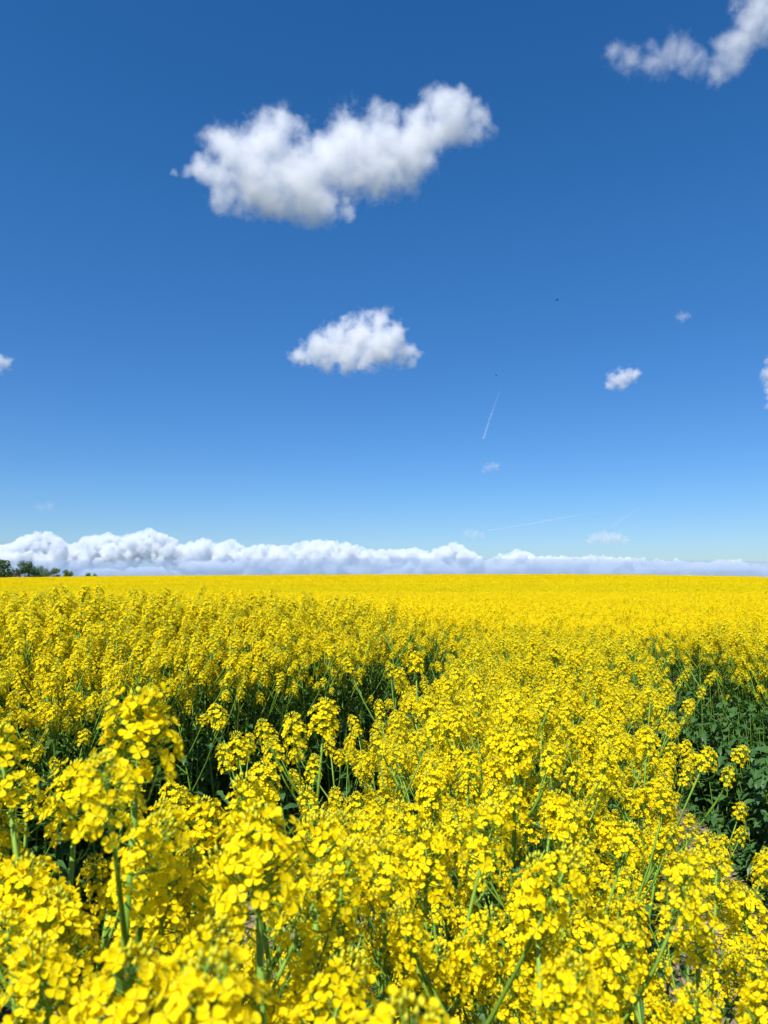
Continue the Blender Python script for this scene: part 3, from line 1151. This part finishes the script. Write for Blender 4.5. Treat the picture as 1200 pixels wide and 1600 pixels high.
px = -60.0
while px < 1260:
    t = top_at(px)
    r = rg.uniform(3.5, 9) if px < 740 else rg.uniform(2.5, 6)
    puff(px, t + r * 0.95, r, rg.uniform(-500, 500))
    q = t + r
    while q < min(893, t + 44):
        r2 = rg.uniform(4, 10)
        puff(px + rg.uniform(-7, 7), q + r2 * .8, r2, rg.uniform(-600, 400))
        q += r2 * rg.uniform(.7, 1.3)
    px += rg.uniform(3.5, 7)
# deck behind, its underside seen at a low angle
zd = at(600, 889, BD).z - borg.z
for i in range(260):
    y = rg.uniform(0, 26000)
    x = rg.uniform(-.72, .72) * (BD + y)
    r = rg.uniform(300, 620)
    p = Vector((x, y, zd + 10 + rg.uniform(-40, 40)))
    bb.add([(p.x + v[0] * r * 2.2, p.y + v[1] * r * 2.2, p.z + v[2] * r * .32) for v in ICO2[0]], ICO2[1])
m, nt, out = mat_new('cloud_bank')
v = nt.nodes.new('ShaderNodeVolumePrincipled')
v.inputs['Density'].default_value = 0.007
v.inputs['Color'].default_value = (0.88, 0.915, 0.955, 1)
v.inputs['Anisotropy'].default_value = 0.0
nt.links.new(v.outputs[0], out.inputs['Volume'])
# added volume of blue air, stands in for distance haze over the bank's foot
vb = MB()
for (vx, vy, sx, sy, sz) in ((0, 13500, 15000, 4000, 510), (-5200, 12500, 6500, 2500, 400)):
    mb_s, mb_f = ico_sphere(5)
    vb.add([(vx + a * sx, vy + b_ * sy, c_ * sz) for a, b_, c_ in mb_s], mb_f)
    break
m2, nt2, out2 = mat_new('blue_air_haze')
v2 = nt2.nodes.new('ShaderNodeVolumePrincipled')
v2.inputs['Density'].default_value = 0.00021
v2.inputs['Color'].default_value = (0.50, 0.66, 0.90, 1)
nt2.links.new(v2.outputs[0], out2.inputs['Volume'])
haze = vb.build('distant_haze', [m2])
tag(haze, 'added blue air haze veiling the foot of the horizon clouds', 'haze', kind='stuff')
bank = bb.build('cloud_bank', [m])
bank.location = borg
md = bank.modifiers.new('remesh', 'REMESH'); md.mode = 'VOXEL'; md.voxel_size = 48
tx1 = bpy.data.textures.new('billow', 'CLOUDS'); tx1.noise_scale = 300; tx1.noise_depth = 2
md = bank.modifiers.new('billow', 'DISPLACE'); md.texture = tx1; md.texture_coords = 'LOCAL'; md.strength = 240; md.mid_level = 0.5
tx2 = bpy.data.textures.new('fine_billow', 'CLOUDS'); tx2.noise_scale = 110; tx2.noise_depth = 3
md = bank.modifiers.new('fine', 'DISPLACE'); md.texture = tx2; md.texture_coords = 'LOCAL'; md.strength = 120; md.mid_level = 0.5
baked(bank)
if not bank.data.materials: bank.data.materials.append(m)
tag(bank, 'long bank of white cumulus clouds with grey blue bases along the horizon', 'clouds', kind='stuff')


# ------------------------------------------------------------------ contrails
def contrail(label, pts_px, dist, rad, dens):
    m, nt, out = mat_new('contrail')
    v = nt.nodes.new('ShaderNodeVolumePrincipled')
    v.inputs['Density'].default_value = dens
    v.inputs['Color'].default_value = (1, 1, 1, 1)
    nt.links.new(v.outputs[0], out.inputs['Volume'])
    w = [at(a, b_, dist + dd) for a, b_, dd, _ in pts_px]
    b = MB()
    o0 = w[0]
    b.tube([p - o0 for p in w], [rad * q[3] for q in pts_px], 8, 0)
    b.f.append(tuple(range(7, -1, -1))); b.m.append(0)
    import bmesh
    o = b.build('contrail', [m])
    bm = bmesh.new(); bm.from_mesh(o.data)
    bmesh.ops.recalc_face_normals(bm, faces=bm.faces)
    bm.to_mesh(o.data); bm.free()
    o.location = o0
    tag(o, label, 'contrail', 'contrails')


contrail('short thin white contrail standing nearly upright in the blue sky', [(755, 686, 0, 1.6), (766, 652, 0, 1.2), (775, 627, 0, .8), (782, 608, 0, .25)], 4000, 4.2, 0.022)
contrail('long faint contrail rising to the right over the horizon clouds', [(762, 829, 0, 1.0), (830, 818, 0, 1.0), (880, 809, 0, 1.1), (935, 800, 0, .4)], 5000, 5.5, 0.018)
contrail('short faint blurred contrail crossing above the right horizon clouds', [(955, 823, 0, 1.0), (975, 809, 0, 1.2), (998, 795, 0, .5)], 5000, 10, 0.005)


# ------------------------------------------------------------------ birds
m, nt, out = mat_new('dark_feather')
p = nt.nodes.new('ShaderNodeBsdfPrincipled'); p.inputs['Roughness'].default_value = 0.7
no = nt.nodes.new('ShaderNodeTexNoise'); no.inputs['Scale'].default_value = 20
rp = ramp(nt, [(0.3, (0.015, 0.014, 0.014)), (0.7, (0.04, 0.036, 0.034))])
nt.links.new(no.outputs['Fac'], rp.inputs[0]); nt.links.new(rp.outputs[0], p.inputs['Base Color']); nt.links.new(p.outputs[0], out.inputs['Surface'])
M_BIRD = m


def bird(label, px, py, dist, span, rz):
    """small bird in flight: tapered body and fanned tail, two bent wings as parts"""
    root = empty('bird', at(px, py, dist), rz)
    L = span * .5
    prof = [(-.62, .03, .012), (-.40, .05, .03), (-.15, .10, .09), (.10, .13, .12), (.30, .09, .09), (.38, .075, .08), (.47, .05, .055), (.56, .008, .008)]
    b = MB()
    n = 8
    for (t, w, h) in prof:
        for j in range(n):
            a = 2 * PI * j / n
            b.v.append((t * L, w * L * math.cos(a), h * L * math.sin(a) * .9))
    for i in range(len(prof) - 1):
        for j in range(n):
            b.f.append((i * n + j, i * n + (j + 1) % n, (i + 1) * n + (j + 1) % n, (i + 1) * n + j)); b.m.append(0)
    b.f.append(tuple(range(n))); b.m.append(0)
    b.f.append(tuple((len(prof) - 1) * n + j for j in reversed(range(n)))); b.m.append(0)
    b.add([(-.45 * L, -.05 * L, 0), (-.45 * L, .05 * L, 0), (-.95 * L, .16 * L, 0), (-.90 * L, 0, .005), (-.95 * L, -.16 * L, 0)], [(0, 1, 2, 3, 4)])
    b.build('body', [M_BIRD], root)
    for s in (-1, 1):
        wb_ = MB()
        up = [(.22, .08, .04), (.30, .45, .20), (.10, .80, .20), (-.18, 1.0, .14)]
        lo = [(-.16, .08, .03), (-.10, .45, .19), (-.14, .75, .19)]
        vs = [(a * L, s * c * span * .5, z * L) for a, c, z in up] + [(a * L, s * c * span * .5, z * L) for a, c, z in lo]
        vs += [(x, y, z - .012 * L) for x, y, z in vs]
        top = [(0, 1, 5, 4), (1, 2, 6, 5), (2, 3, 6)]
        rim = [0, 1, 2, 3, 6, 5, 4]
        fs = top + [tuple(i + 7 for i in reversed(f)) for f in top] + [(rim[i], rim[(i + 1) % 7], rim[(i + 1) % 7] + 7, rim[i] + 7) for i in range(7)]
        wb_.add(vs, fs)
        wb_.build('wing', [M_BIRD], root, smooth=False)
    tag(root, label, 'bird', 'birds far off in the sky')


bird('small dark bird flying in the blue right of the middle, the larger of two', 870, 469, 42, .38, R(15))
bird('tiny dark bird flying just above the short upright contrail', 775, 587, 62, .34, R(200))
